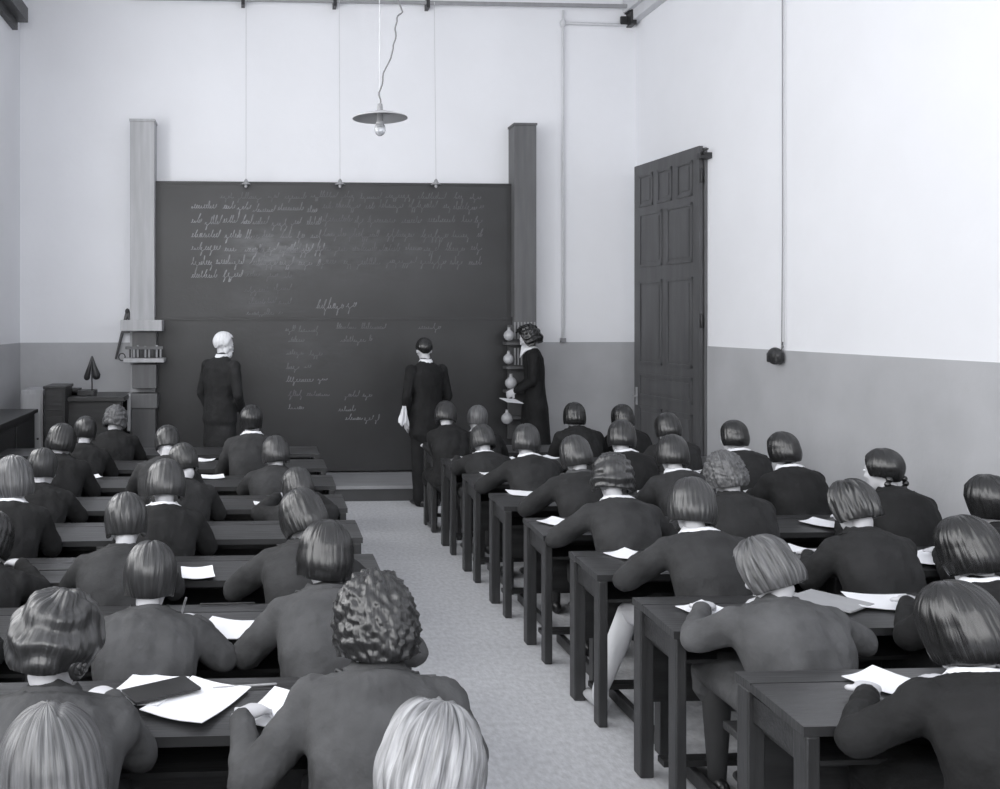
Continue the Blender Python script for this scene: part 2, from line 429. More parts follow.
    for s in (-1, 1):
        mb = MB(); mb.loft([K[s], lerp(K[s], A[s], .35), A[s], A[s]+Vector((0, 0, -.03))], [.053, .055, .037, .036], (0, 1, .2), 14)
        obj('stocking', mb, st, root, sm=True)
        mb = MB(); f = A[s]; mb.loft([f+Vector((0, -.045, -.045)), f+Vector((0, .02, -.045)), f+Vector((0, .10, -.056)), f+Vector((0, .165, -.064))], [(.031, .040), (.034, .040), (.040, .028), (.030, .020)], (1, 0, 0), 14)
        obj('shoe', mb, o.get('shoe', 'shoe_dark'), root, sm=True)
    o.setdefault('collar', 'self')
    if o.get('collar'):
        from mathutils.bvhtree import BVHTree
        bt = BVHTree.FromPolygons([v.co for v in jk.vertices], [p.vertices[:] for p in jk.polygons])
        cw = o['collar']; r1 = {'white': .088, 'cape': .170, 'self': .108, 'grey': .115}[cw]; V = []; Fc = []; n = 44; rr_ = [.056, .060, .070, .085, r1*.72+.024, r1*.9, r1]
        cc = N0+Vector((0, .006, 0))
        for j, rr in enumerate(rr_):
            for i in range(n):
                a = 2*PI*i/n; p = cc+Vector((rr*math.sin(a)*1.10, -rr*math.cos(a)*.95, .0))
                hit = bt.ray_cast(p+Vector((0, 0, .25)), Vector((0, 0, -1)))[0]
                z = hit.z if hit else p.z-.06-.5*(rr-.08)
                if j < 3: z = max(z, cc.z+(.034, .038, .022)[j]-(.05 if math.cos(a) < -.2 else 0))
                else: z = min(z, cc.z+.030-(rr-.07)*.25)
                V.append(Vector((p.x, p.y, z+.007)))
        for j in range(len(rr_)-1):
            for i in range(n):
                k = (i+1) % n; Fc.append((j*n+i, j*n+k, (j+1)*n+k, (j+1)*n+i))
        mb = MB(); mb.add(V, Fc); co_ = obj('collar', mb, {'white': 'white_cloth', 'cape': cl, 'self': cl, 'grey': 'cloth_mid'}[cw], root, sm=True)
        so = co_.modifiers.new('thick', 'SOLIDIFY'); so.thickness = .006; so.offset = 0
    dress_head(root, hc, Rh, o)
    if o.get('pencil'):
        s = 1; mb = MB(); w = W[s]+D[s].normalized()*.12
        mb.loft([w+Vector((0, 0, -.02)), w+Vector((.03, -.09, .09))], [.0045, .0045], (1, 0, 0), 6)
        q = obj('pencil', mb, 'wood_pale'); q.location = root.location; tag(q, 'pencil standing upright in the hand of the shiny-bob girl', 'pencil')
    return root

# ------------------------------------------------------------------ the room
XL, XR = -2.62, 4.78
bk = at_Y(370, 471, 1).y
YB = 11.05; ZC = 5.85; YF = -2.2
pR = at_Y(636, 342, YB); pLc = at_Y(20, 345, YB)
XR = pR.x; XL = pLc.x
DADO = at_Y(590, 342, YB).z
print('room', XL, XR, 'dado', DADO)
struct('floor', MB().box(XL-.2, XR+.2, YF-.2, YB+.2, -.1, 0), 'floor_boards')
struct('ceiling', MB().box(XL-.2, XR+.2, YF-.2, YB+.2, ZC, ZC+.1), 'ceiling_paint')
T = .22
struct('wall_back', MB().box(XL-T, XR+T, YB, YB+T, DADO, ZC), 'plaster')
struct('wall_back_dado', MB().box(XL-T, XR+T, YB-.006, YB+T, 0, DADO), 'dado')
struct('wall_right', MB().box(XR, XR+T, YF, YB, DADO, ZC), 'plaster')
struct('wall_right_dado', MB().box(XR-.006, XR+T, YF, YB, 0, DADO), 'dado')
# left wall with three tall windows
wins = [(-1.4, .5), (1.3, 3.2), (4.0, 5.9), (6.7, 8.6)]
WZ0, WZ1 = 1.75, 5.1
wl = MB(); wl.box(XL-T, XL, YF, YB, DADO, WZ0) if WZ0 > DADO else None
wl.box(XL-T, XL, YF, YB, WZ1, ZC)
ys = [YF]+[a for w in wins for a in w]+[YB]
for i in range(0, len(ys), 2): wl.box(XL-T, XL, ys[i], ys[i+1], max(WZ0, DADO), WZ1)
struct('wall_left', wl, 'plaster')
struct('wall_left_dado', MB().box(XL-T, XL+.006, YF, YB, 0, min(DADO, WZ0)), 'dado')
def window(n, a, b_, axis='y', pos=0):
    root = MB()
    fr = MB(); t = .05
    def bx(u0, u1, z0, z1, th=.06):
        if axis == 'y': fr.box(pos-.12-th/2, pos-.12+th/2, u0, u1, z0, z1)
        else: fr.box(u0, u1, pos-.12-th/2, pos-.12+th/2, z0, z1)
    bx(a, b_, WZ0, WZ0+t); bx(a, b_, WZ1-t, WZ1); bx(a, a+t, WZ0, WZ1); bx(b_-t, b_, WZ0, WZ1)
    bx((a+b_)/2-.025, (a+b_)/2+.025, WZ0, WZ1); bx(a, b_, WZ0+2.2, WZ0+2.26)
    for q in (.75, 1.5): bx(a, b_, WZ0+q, WZ0+q+.03, .04)
    struct('window_%d' % n, fr, 'pale_wood_and_glare')
for i, (a, b_) in enumerate(wins): window(i+1, a, b_, 'y', XL)
# rear wall behind the camera with two tall windows
rw = MB(); rwin = [(XL+.6, XL+3.0), (XR-3.0, XR-.6)]
rw.box(XL-T, XR+T, YF-T, YF, 0, WZ0); rw.box(XL-T, XR+T, YF-T, YF, WZ1, ZC)
for a, b_ in ((XL-T, rwin[0][0]), (rwin[0][1], rwin[1][0]), (rwin[1][1], XR+T)): rw.box(a, b_, YF-T, YF, WZ0, WZ1)
struct('wall_rear', rw, 'plaster')
for i, (a, b_) in enumerate(rwin): window(5+i, a, b_, 'x', YF-.0)
# daylight through the windows
def daylight(name, loc, rot, sx, sy, e):
    l = bpy.data.lights.new(name, 'AREA'); l.shape = 'RECTANGLE'; l.size = sx; l.size_y = sy; l.energy = e; l.color = (1, 1, 1)
    o = bpy.data.objects.new(name, l); C.objects.link(o); o.location = loc; o.rotation_euler = rot
    return o
for (a, b_) in wins:
    daylight('window_daylight', (XL-.3, (a+b_)/2, (WZ0+WZ1)/2), (0, -PI/2, 0), WZ1-WZ0, b_-a, 135)
for (a, b_), en in zip(rwin, (200, 85)):
    daylight('window_daylight', ((a+b_)/2, YF-.32, (WZ0+WZ1)/2), (PI/2, 0, 0), b_-a, WZ1-WZ0, en)
w = bpy.data.worlds.new('sky'); bpy.context.scene.world = w; w.use_nodes = True
w.node_tree.nodes['Background'].inputs[0].default_value = (.95, .97, 1, 1); w.node_tree.nodes['Background'].inputs[1].default_value = 1.0
# platform
PY0 = 10.0; PH = .165
pl = MB().box(XL+.75, XR, PY0, YB-.01, 0, PH)
struct('floor_platform', MB().box(XL+.05, XR-.02, PY0, YB-.01, PH-.035, PH), 'platform_wood')
struct('floor_platform_riser', MB().box(XL+.05, XR-.02, PY0+.02, YB-.012, 0, PH-.034), 'platform_riser')
# cornice beams along the side walls, high rail across the back
cR = at_Y(637, 24, YB); cL = at_Y(20, 24, YB)
struct('trim_1', MB().box(XR-.10, XR-.001, YF, YB-.01, cR.z, cR.z+.12).box(XR-.16, XR-.001, YF, YB-.01, cR.z+.12, ZC), 'pale_pipe')
struct('trim_2', MB().box(XL+.001, XL+.06, YF, 10.7, 5.14, 5.24).box(XL+.001, XL+.16, YF, 10.75, 5.24, 5.40), 'dark_wood')
rl = at_Y(440, 3, YB-.12)
xr0 = at_Y(236, 3, YB-.12).x
t = thing('hanging_rail', 'thin metal rail running high across the wall above the blackboard', 'rail', (0, YB-.12, rl.z))
obj('bar', MB().box(xr0-1.2, XR-.005, -.015, .015, -.02, .02), 'metal_grey', t)
for px in (243, 335, 428, 630):
    x = at_Y(px, 3, YB-.12).x
    obj('bracket', MB().box(x-.02, x+.02, -.02, .115, -.06, .05), 'metal_dark', t)
x = at_Y(633, 20, YB-.12).x
t = thing('wall_bracket', 'dark iron bracket at the right end of the high rail', 'bracket', (x, YB, 0))
obj('plate', MB().box(-.035, .03, -.16, -.002, at_Y(633, 28, YB).z, at_Y(633, 4, YB).z-.03), 'metal_dark', t, bevel=.004)
obj('arm', MB().box(-.12, -.035, -.06, -.03, at_Y(633, 26, YB).z, at_Y(633, 18, YB).z), 'metal_dark', t)
# thin pipes on the back wall
t = thing('wall_pipe', 'thin pale pipe running down the back wall right of the blackboard', 'pipe', (at_Y(563, 200, YB-.03).x, YB-.03, 0))
z0 = at_Y(565, 338, YB).z; z1 = at_Y(563, 12, YB).z; zz = at_Y(563, 24, YB).z
obj('tube', MB().loft([(0, 0, z0), (0, 0, z1)], [.014, .014], (1, 0, 0), 8), 'pale_pipe', t, sm=True)
obj('branch_tube', MB().loft([(0, 0, zz), (at_Y(625, 24, YB).x-t.location.x, 0, zz-.01)], [.018, .018], (0, 1, 0), 8), 'pale_pipe', t, sm=True)
obj('outlet_box', MB().box(-.03, .03, -.03, .028, z0-.05, z0), 'metal_grey', t, bevel=.004)
obj('junction', MB().ell((0, 0, zz), (.04, .028, .05)), 'pale_pipe', t, sm=True)
# ------------------------------------------------------------------ blackboard
b0 = at_Y(155, 184, YB-.12); b1 = at_Y(514, 186, YB-.12); sm_ = at_Y(330, 318, YB-.12)
bx0, bx1, bz1 = b0.x, b1.x, (b0.z+b1.z)/2; bzm = sm_.z
t = thing('blackboard', 'huge black sliding board covered in chalk writing between two pillars', 'blackboard', (0, YB-.12, 0))
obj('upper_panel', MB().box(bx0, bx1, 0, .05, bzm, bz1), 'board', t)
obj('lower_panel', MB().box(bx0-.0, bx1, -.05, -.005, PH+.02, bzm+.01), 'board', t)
obj('top_edge', MB().box(bx0, bx1, -.008, .06, bz1, bz1+.03), 'dark_wood', t)
obj('seam_rail', MB().box(bx0, bx1, -.062, -.05, bzm-.03, bzm+.015), 'dark_wood', t)
def scribble(mb, x, z, wd, h, y, rnd, wpx=.0085):
    """a word-broken run of uneven, looping handwriting strokes"""
    end = x+wd; base = rnd.uniform(-.01, .01)
    while x < end:
        wl_ = min(rnd.uniform(.08, .34), end-x)
        pts = []; q = x; zz_ = z+base+rnd.uniform(-.012, .012)
        while q < x+wl_:
            tall = rnd.choice([.3, .4, .45, .5, 1.1, -.7, .35, .9, .2]); st = rnd.uniform(.018, .034); sl = rnd.uniform(.15, .45)
            for k in range(7):
                a = k/7*2*PI
                pz = zz_+h*tall*(.5-.5*math.cos(a)); pts.append((q+st*k/7+.010*math.sin(a)+(pz-zz_)*sl, pz))
            q += st
        for (a, b_) in zip(pts[:-1], pts[1:]):
            dx = b_[0]-a[0]; dz_ = b_[1]-a[1]; L = math.hypot(dx, dz_)
            if L < 1e-5: continue
            wq = wpx*rnd.uniform(.6, 1.1)
            nx, nz_ = -dz_/L*wq/2, dx/L*wq/2
            mb.add([(a[0]-nx, y, a[1]-nz_), (b_[0]-nx, y, b_[1]-nz_), (b_[0]+nx, y, b_[1]+nz_), (a[0]+nx, y, a[1]+nz_)], [(0, 1, 2, 3)])
        x += wl_+rnd.uniform(.03, .10)
rs = random.Random(5)
def line(px0, px1, py, h, m, lower):
    Y = YB-.12-(.052 if lower else .002)
    a = at_Y(px0, py, Y); b_ = at_Y(px1, py, Y); mb = MB()
    scribble(mb, a.x, a.z, b_.x-a.x, h, Y-(YB-.12), rs, wpx=.0075)
    obj('chalk_line', mb, m, t)
for k, py in enumerate((209, 223, 237, 251, 264)):
    line(191, 250 if k != 3 else 322, py, .10, 'chalk', False)
    line(252, 320, py+1, .09, 'chalk_soft' if k != 3 else 'chalk_soft', False)
    line(322, 482, py-1, .09, 'chalk_faint', False)
line(191, 245, 277, .09, 'chalk', False); line(246, 292, 278, .08, 'chalk_faint', False)
for (a, b_, y) in ((244, 292, 291), (248, 290, 303), (246, 282, 314), (220, 480, 198)): line(a, b_, y, .07, 'chalk_faint', False)
line(316, 355, 307, .12, 'chalk_soft', False)
for (a, b_, y) in ((285, 318, 330), (336, 392, 328), (418, 440, 328), (288, 312, 342), (340, 372, 342), (286, 322, 356), (286, 310, 368), (286, 326, 381), (288, 330, 396), (345, 372, 396), (288, 308, 410), (338, 362, 410), (345, 378, 419)):
    line(a, b_, y, .065, 'chalk_soft' if y in (381, 410, 419) else 'chalk_faint', True)
# pillars
def pillar(px0, px1, pt, m, label):
    a = at_Y(px0, pt, YB-.26); b_ = at_Y(px1, pt, YB-.26)
    t = thing('board_pillar', label, 'pillar', ((a.x+b_.x)/2, YB, PH)); w = (b_.x-a.x)/2; h = a.z-PH
    obj('shaft', MB().box(-w, w, -.26, -.001, 0, h), m, t, bevel=.006)
    obj('cap', MB().box(-w-.008, w+.008, -.268, -.001, h, h+.025), m, t)
    return t
pillar(130, 154.5, 121, 'pale_wood_and_glare', 'tall wooden pillar paled by painted-in glare carrying the left side of the blackboard')  # glare on the wood is put into the pale base colour
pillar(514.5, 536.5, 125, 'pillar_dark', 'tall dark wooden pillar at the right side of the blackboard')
# three cone fittings hanging at the board's top edge
for px, who in ((246, 'nearest the left pillar'), (340, 'at the middle of the three'), (436, 'nearest the dark pillar')):
    p = at_Y(px, 184, YB-.25); t = thing('hanging_fitting', 'small metal cone hanging over the board edge, '+who, 'hanging lamp', p, 0, 'cone fittings over the blackboard')
    obj('cone', MB().lathe([(.006, .06), (.018, .045), (.026, .02), (.06, -.005), (.058, -.012), (.012, .0)], n=16), 'metal_grey', t, sm=True)
    obj('bulb', MB().ell((0, 0, -.022), (.018, .018, .024)), 'enamel', t, sm=True)
    obj('wire', MB().loft([(0, 0, .05), (0, .10, rl.z-p.z)], [.0035, .0035], (1, 0, 0), 6), 'pale_pipe', t)
# pendant lamp
pc = at_Y(380, 117, 6.9)
t = thing('pendant_lamp', 'flat white disc pendant lamp with bare bulb hanging from the ceiling', 'lamp', pc)
obj('lamp_shade', MB().lathe([(.02, .045), (.05, .04), (.12, .022), (.197, -.004), (.202, -.010), (.195, -.010), (.12, .014), (.05, .030), (.02, .032)], n=40), 'enamel', t, sm=True)
obj('socket', MB().lathe([(.002, .10), (.018, .095), (.022, .05), (.022, -.03), (.03, -.035), (.03, -.055), (.002, -.056)], n=20), 'metal_grey', t, sm=True)
obj('bulb', MB().ell((0, 0, -.09), (.042, .042, .05)), 'bulb_glass', t, sm=True)
cz = at_Y(397, 8, 6.9); dx = cz.x-pc.x; dzc = cz.z-pc.z
pts = [(0, 0, .09), (-.003, 0, .18), (.03, 0, .32), (.10, 0, .50), (.115, 0, .62), (.12, 0, .72), (.16, 0, dzc-.03), (dx+.0, 0, dzc+.12), (dx-.03, 0, ZC-pc.z-.0)]
cu = []
for i in range(len(pts)-1):
    for k in range(5):
        q = Vector(pts[i]).lerp(Vector(pts[i+1]), k/5); q.x += .006*math.sin((i*5+k)*1.1); cu.append(q)
obj('cord', MB().loft(cu, [.006]*len(cu), (0, 1, 0), 6), 'wire', t, sm=True)
obj('support_wire', MB().loft([(0, 0, .09), (-.012, 0, ZC-pc.z)], [.0028, .0028], (1, 0, 0), 6), 'pale_pipe', t)
# door ajar on the right wall
hb = at_X(702, 146, XR-.05); fe = at_Y(636, 165, 10.62); zt = (hb.z+fe.z)/2
hp = Vector((XR-.06, hb.y, 0)); fp = Vector((fe.x, 10.62, 0)); dv = fp-hp; wd = dv.length; ang = math.atan2(dv.y, dv.x)
print('door', hb, fe, zt, wd)
t = thing('door_1', 'tall dark panelled wooden door leaf standing ajar on the right wall', 'door', (hp.x, hp.y, PH*0+.01), ang); t['kind'] = 'structure'
Hh = zt-.02
leaf = MB().box(0, wd, -.02, .02, 0, Hh)
for s in (1,):
    for (z0, z1, cols) in ((.12, .95, 2), (1.05, 1.32, 1), (1.42, 2.35, 2), (2.50, Hh-.55, 2), (Hh-.48, Hh-.12, 3)):
        cw = (wd-.24-.10*(cols-1))/cols
        for c_ in range(cols):
            x0 = .12+c_*(cw+.10)
            for yy in ((.02, .03), (-.03, -.02)):
                leaf.box(x0, x0+cw, yy[0], yy[1], z0, z0+.03); leaf.box(x0, x0+cw, yy[0], yy[1], z1-.03, z1)
                leaf.box(x0, x0+.03, yy[0], yy[1], z0, z1); leaf.box(x0+cw-.03, x0+cw, yy[0], yy[1], z0, z1)
                leaf.box(x0+.06, x0+cw-.06, yy[0] if yy[0] > 0 else -.026, .026 if yy[0] > 0 else yy[1], z0+.06, z1-.06)
o = obj('door_leaf', leaf, 'door_wood', t)
obj('door_handle', MB().loft([(wd-.06, .02, 1.05), (wd-.06, .07, 1.05), (wd-.15, .075, 1.05)], [.010, .010, .009], (0, 0, 1), 8).box(wd-.08, wd-.04, .018, .026, .95, 1.15), 'metal_grey', t, sm=False)
for z in (.3, 1.9, Hh-.3): obj('hinge', MB().loft([(-.012, 0, z-.06), (-.012, 0, z+.06)], [.012, .012], (1, 0, 0), 8), 'metal_dark', t, sm=True)
q = struct('door_2', MB().box(XR-.02, XR-.007, hp.y-.16, hp.y+.0, 0, zt-.16).box(XR-.02, XR-.007, hp.y, YB-.25, zt-.05, zt+.02) if False else MB().box(XR-.030, XR-.007, hp.y-.02, YB-.30, 0.0, zt-.03), 'pillar_dark')
q.name = 'door_frame_right'
lt = at_X(706, 156, XR-.04)
t = thing('door_bracket', 'small dark iron bracket beside the top of the tall door', 'bracket', (XR, lt.y, lt.z))
obj('plate', MB().box(-.12, -.0, -.05, .03, -.03, .03), 'metal_dark', t, bevel=.004); obj('hook', MB().loft([(-.08, -.02, 0), (-.12, -.09, .03), (-.08, -.12, .05)], [.012, .012, .008], (0, 0, 1), 8), 'metal_dark', t, sm=True)
# wall box on a cable, right wall
wbx = at_X(774, 356, XR-.07)
t = thing('wall_box', 'small rounded black box hanging on a cable against the right wall', 'switch box', (XR, wbx.y, wbx.z))
obj('case', MB().ell((-.06, 0, 0), (.055, .088, .075), None, 20, 14).box(-.10, -.02, -.075, .075, -.055, .03), 'metal_dark', t, bevel=.012)
obj('hook', MB().loft([(-.03, -.04, .05), (-.03, -.07, .08), (-.03, -.065, .12), (-.025, -.05, .10)], [.006]*4, (0, 0, 1), 6), 'wire', t, sm=True)
obj('cable', MB().loft([(-.02, -.03, .04), (-.015, -.035, 1.0), (-.015, -.03, ZC-wbx.z)], [.0045]*3, (0, 1, 0), 6), 'metal_grey', t, sm=True)
obj('cable', MB().loft([(-.02, -.075, .10), (-.015, -.075, 1.0), (-.015, -.07, ZC-wbx.z)], [.003]*3, (0, 1, 0), 6), 'pale_pipe', t, sm=True)

# left rack: shelves with instruments on the left pillar
YR = YB-.42
def P(px, py, Y=YR): return at_Y(px, py, Y)
t = thing('instrument_rack', 'pale wooden rack with two shelves fixed before the left pillar', 'rack', (P(142, 400).x, YR, PH))
ox, oz = t.location.x, PH
def rb(px0, px1, py0, py1, y0=-.08, y1=.15, mb=None):
    a = P(px0, py1); b_ = P(px1, py0); mb = mb or MB(); mb.box(a.x-ox, b_.x-ox, y0, y1, a.z-oz, b_.z-oz); return mb
obj('shelf', rb(122, 163, 320, 331, -.12), 'pale_wood_and_glare', t, bevel=.006)
obj('shelf', rb(125, 165, 358, 362, -.14), 'pale_wood_and_glare', t, bevel=.004)
obj('back_panel', rb(132, 156, 332, 358, .02), 'door_wood', t)
obj('door', rb(133, 157, 364, 388), 'pillar_dark', t, bevel=.006)
obj('drawer', rb(131, 158, 393, 408), 'pillar_dark', t, bevel=.008)
bm_ = MB(); a = P(132, 408).z-oz
obj('cabinet', bm_.box(P(132, 1).x-ox, P(156, 1).x-ox, -.06, .15, .0, a), 'door_wood', t, bevel=.006)
obj('side_board', rb(128.5, 131.5, 393, 430, -.10, .15), 'pale_wood_and_glare', t)
obj('tray', rb(127, 164, 346, 349, -.15, -.135), 'pillar_dark', t)
for i in range(9):
    px = 130+i*3.8; a = P(px, 358, YR-.08); h = .10+.05*((i*7) % 5)/5
    q = obj('test_tube', MB().lathe([(.002, 0), (.011, .006), (.012, h), (.010, h), (.009, .01), (.001, .008)], n=10), 'flask_glass' if i % 3 else 'door_wood', sm=True)
    q.location = (a.x, YR-.06, a.z+.002); tag(q, 'slim upright tube standing in a row on the lower rack shelf', 'tube', 'tubes on the rack shelf')
# wooden compass hanging beside the rack
a = P(123, 312); t = thing('wooden_compass', 'large wooden blackboard compass hanging left of the rack', 'compass', (a.x, YB-.05, a.z))
obj('leg', MB().loft([(0, 0, 0), (-.13, 0, -.53)], [(.022, .016), (.013, .010)], (1, 0, 0), 8), 'door_wood', t, sm=True)
obj('leg', MB().loft([(0.01, 0, 0), (.085, 0, -.44)], [(.022, .016), (.013, .010)], (1, 0, 0), 8), 'door_wood', t, sm=True)
obj('joint', MB().ell((0, 0, .01), (.026, .022, .035)), 'metal_dark', t, sm=True)
obj('cross_bar', MB().box(-.05, .06, -.01, .01, -.24, -.215), 'door_wood', t)
a = P(122, 357); q = obj('ring_gauge', MB().loft([Vector((.035*math.cos(k*PI/10), 0, .04*math.sin(k*PI/10))) for k in range(21)], [.007]*21, (0, 1, 0), 6), 'metal_dark', sm=True); q.location = (a.x, YR+.0, a.z); tag(q, 'small dark ring hanging at the left end of the lower rack shelf', 'ring')
# right rack with globes
t = thing('flask_rack', 'dark slatted rack on the dark pillar behind the standing woman', 'rack', (P(522, 400).x, YR, PH)); ox = t.location.x
obj('back_board', rb(511, 536, 325, 440, .10, .158), 'door_wood', t)
for j, y0 in enumerate((322, 348)):
    for i in range(7):
        px = 514+i*3.3; obj('rod', rb(px, px+1.2, y0, y0+17, -.02, .0), 'metal_grey', t)
for y in (342, 366, 390, 416): obj('shelf', rb(505, 534, y, y+3, -.06, .10), 'door_wood', t, bevel=.003)
for (px, py, r, k) in ((509, 335.5, .062, 'topmost'), (508.5, 359, .060, 'second from the top'), (511, 383, .068, 'third from the top'), (507, 418.5, .066, 'lowest')):
    a = P(px, py, YR-.02); zb = a.z
    q = obj('round_flask', MB().lathe([(.002, -r), (r*.6, -r*.82), (r*.92, -r*.4), (r, 0), (r*.9, r*.45), (r*.55, r*.83), (r*.3, r), (r*.27, r*1.5), (r*.34, r*1.55), (r*.25, r*1.5)], n=20), 'flask_glass', sm=True)
    q.location = (a.x, YR-.02, zb); tag(q, 'pale round flask on the dark rack, '+k, 'flask', 'round flasks on the rack')
# left front corner: bench, cabinet, lamp
t = thing('demonstration_bench', 'long dark bench standing against the wall at the left front corner', 'bench', (XL+.9, 10.45, PH))
a = at_Y(95, 396, 10.3); z = a.z-PH; xb0, xb1 = XL+.50-(XL+.9), at_Y(126, 396, 10.3).x-(XL+.9)
obj('bench_top', MB().box(xb0, xb1, -.3, .45, z-.05, z), 'dark_wood', t, bevel=.006)
obj('front_panel', MB().box(xb0+.03, xb1-.03, -.25, -.22, .05, z-.05), 'dark_wood', t)
for x in (xb0+.03, xb1-.1):
    for y in (-.28, .36): obj('leg', MB().box(x, x+.07, y, y+.07, 0, z-.05), 'dark_wood', t, bevel=.004)
zt_ = a.z
a = at_Y(92, 396, 10.4)
t = thing('bench_lamp', 'small dark stand with two cone shades on the corner bench', 'lamp', (a.x, 10.4, zt_))
hh = at_Y(92, 357, 10.4).z-zt_
obj('base', MB().lathe([(.001, .012), (.05, .010), (.055, 0), (.001, 0)], n=20), 'metal_dark', t, sm=True)
obj('pole', MB().loft([(0, 0, .0), (0, 0, hh-.02)], [.007, .007], (1, 0, 0), 8), 'metal_dark', t, sm=True)
obj('lamp_shade', MB().loft([(-.0, 0, hh), (-.02, 0, hh-.08), (-.055, 0, hh-.22)], [.012, .018, .035], (0, 1, 0), 14), 'metal_dark', t, sm=True)
obj('lamp_shade', MB().loft([(.0, 0, hh), (.02, 0, hh-.08), (.045, 0, hh-.20)], [.012, .020, .048], (0, 1, 0), 14), 'metal_dark', t, sm=True)
a = at_Y(31, 390, 10.2); b_ = at_Y(43, 415, 10.2)
t = thing('low_cabinet', 'small white cupboard below the dado at the left corner', 'cabinet', ((at_Y(21, 400, 10.2).x+b_.x)/2, 10.4, PH)); wc = (b_.x-at_Y(21, 400, 10.2).x)/2
obj('body', MB().box(-wc, wc, -.2, .25, 0, a.z-PH), 'pale_wood_and_glare', t, bevel=.006)
obj('door', MB().box(-wc+.02, wc-.02, -.215, -.2, .06, a.z-PH-.04), 'pale_wood_and_glare', t, bevel=.004)
obj('knob', MB().ell((wc-.05, -.225, .5), (.012, .012, .012)), 'metal_dark', t, sm=True)
a = at_Y(43, 389, 10.0); b_ = at_Y(60, 389, 10.0)
t = thing('dark_chest', 'tall black wooden chest next to the small white cupboard', 'cabinet', ((a.x+b_.x)/2+.03, 10.12, PH)); wc = (b_.x-a.x)/2+.02
obj('body', MB().box(-wc, wc, -.11, .3, 0, a.z-PH), 'dark_wood', t, bevel=.006); obj('lid', MB().box(-wc-.01, wc+.01, -.13, .31, a.z-PH, a.z-PH+.03), 'dark_wood', t, bevel=.006)
for z in (.3, .62, .94): obj('drawer', MB().box(-wc+.02, wc-.02, -.125, -.11, z-.13, z+.13), 'dark_wood', t, bevel=.004)
for (px, w_, h_, lab) in ((66, .15, .07, 'dark closed instrument case lying beside the black chest'), (80, .17, .05, 'flat dark case lying at the middle of the corner bench')):
    a = at_Y(px, 390, 10.5); q = obj('instrument_case', MB().box(-w_, w_, -.12, .12, 0, h_).box(-w_-.004, w_+.004, -.124, .124, h_*.55, h_*.6), 'metal_dark', bevel=.005); q.location = (a.x, 10.5, zt_); tag(q, lab, 'case')
a = at_X(12, 430, XL+.25)
t = thing('side_bench', 'low dark cupboard along the left wall beside the front pupils', 'cabinet', (XL+.01, 9.1, 0))
obj('body', MB().box(0, .38, -.8, .95, .05, .95), 'dark_wood', t, bevel=.006); obj('cabinet_top', MB().box(0, .41, -.83, .98, .95, .99), 'dark_wood', t, bevel=.006)
for y in (-.7, .12): obj('door', MB().box(.38, .395, y, y+.74, .1, .9), 'dark_wood', t, bevel=.004)

# ------------------------------------------------------------------ desks
ROW = {k: 2.33+.82*i for i, k in enumerate('ABCDEFGHI')}
ROWR = dict(ROW); ROWR.update(A=2.25, B=3.12, C=3.98)
ZT = .735
def desk(D, x0, x1, label, grp, aisle):
    t = thing('bench_desk', label, 'desk', ((x0+x1)/2, D, 0), 0, grp); w = (x1-x0)/2
    top = MB().box(-w, w, -.10, 0, ZT-.03, ZT).box(-w, w, -.108, -.100, ZT-.03, ZT-.008)
    V = [(-w, -.40, ZT-.045), (w, -.40, ZT-.045), (w, -.108, ZT-.03), (-w, -.108, ZT-.03), (-w, -.40, ZT-.015), (w, -.40, ZT-.015), (w, -.108, ZT), (-w, -.108, ZT)]
    top.add(V, [(0, 3, 2, 1), (4, 5, 6, 7), (0, 1, 5, 4), (2, 3, 7, 6), (0, 4, 7, 3), (1, 2, 6, 5)])
    obj('desk_top', top, 'desk_top', t)
    obj('front_panel', MB().box(-w+.03, w-.03, -.035, -.012, .30, ZT-.03), 'dark_wood', t)
    obj('shelf', MB().box(-w+.05, w-.05, -.32, -.036, ZT-.17, ZT-.155), 'dark_wood', t)
    obj('seat', MB().box(-w+.12, w-.12, -.81, -.54, .405, .435), 'dark_wood', t, bevel=.006)
    obj('foot_rail', MB().box(-w+.05, w-.05, -.20, -.14, .10, .125), 'dark_wood', t)
    n = 3
    for i in range(n):
        x = -w+(2*w-.06)*i/(n-1)
        obj('leg', MB().box(x, x+.06, -.085, -.012, 0, ZT-.03), 'post_wood', t, bevel=.006)
        sd = MB().box(x+.008, x+.052, -.40, -.33, 0, ZT-.045)
        obj('leg', sd, 'post_wood', t, bevel=.006)
        obj('side_panel', MB().box(x+.018, x+.042, -.33, -.085, .60, ZT-.05), 'dark_wood', t)
        x += (.16, 0, -.16)[i]; obj('seat_support', MB().box(x+.01, x+.05, -.70, -.64, 0, .405).box(x+.015, x+.045, -.64, -.085, .02, .08), 'post_wood', t, bevel=.004)
    return t
ORD = ['nearest the photographer', 'second from the photographer', 'third from the photographer', 'fourth from the photographer', 'fifth from the photographer', 'fourth from the blackboard', 'third from the blackboard', 'second from the blackboard', 'nearest the blackboard']
XLD0, XLD1 = -2.25, .62
XRD0, XRD1 = 1.63, 3.98
for i, k in enumerate('ABCDEFGHI'):
    desk(ROW[k], XLD0, XLD1, 'long dark wooden bench desk of the left block, row '+ORD[i], 'bench desks of the left block', 1)
    desk(ROWR[k], XRD0, XRD1, 'long dark wooden bench desk of the right block, row '+ORD[i], 'bench desks of the right block', -1)

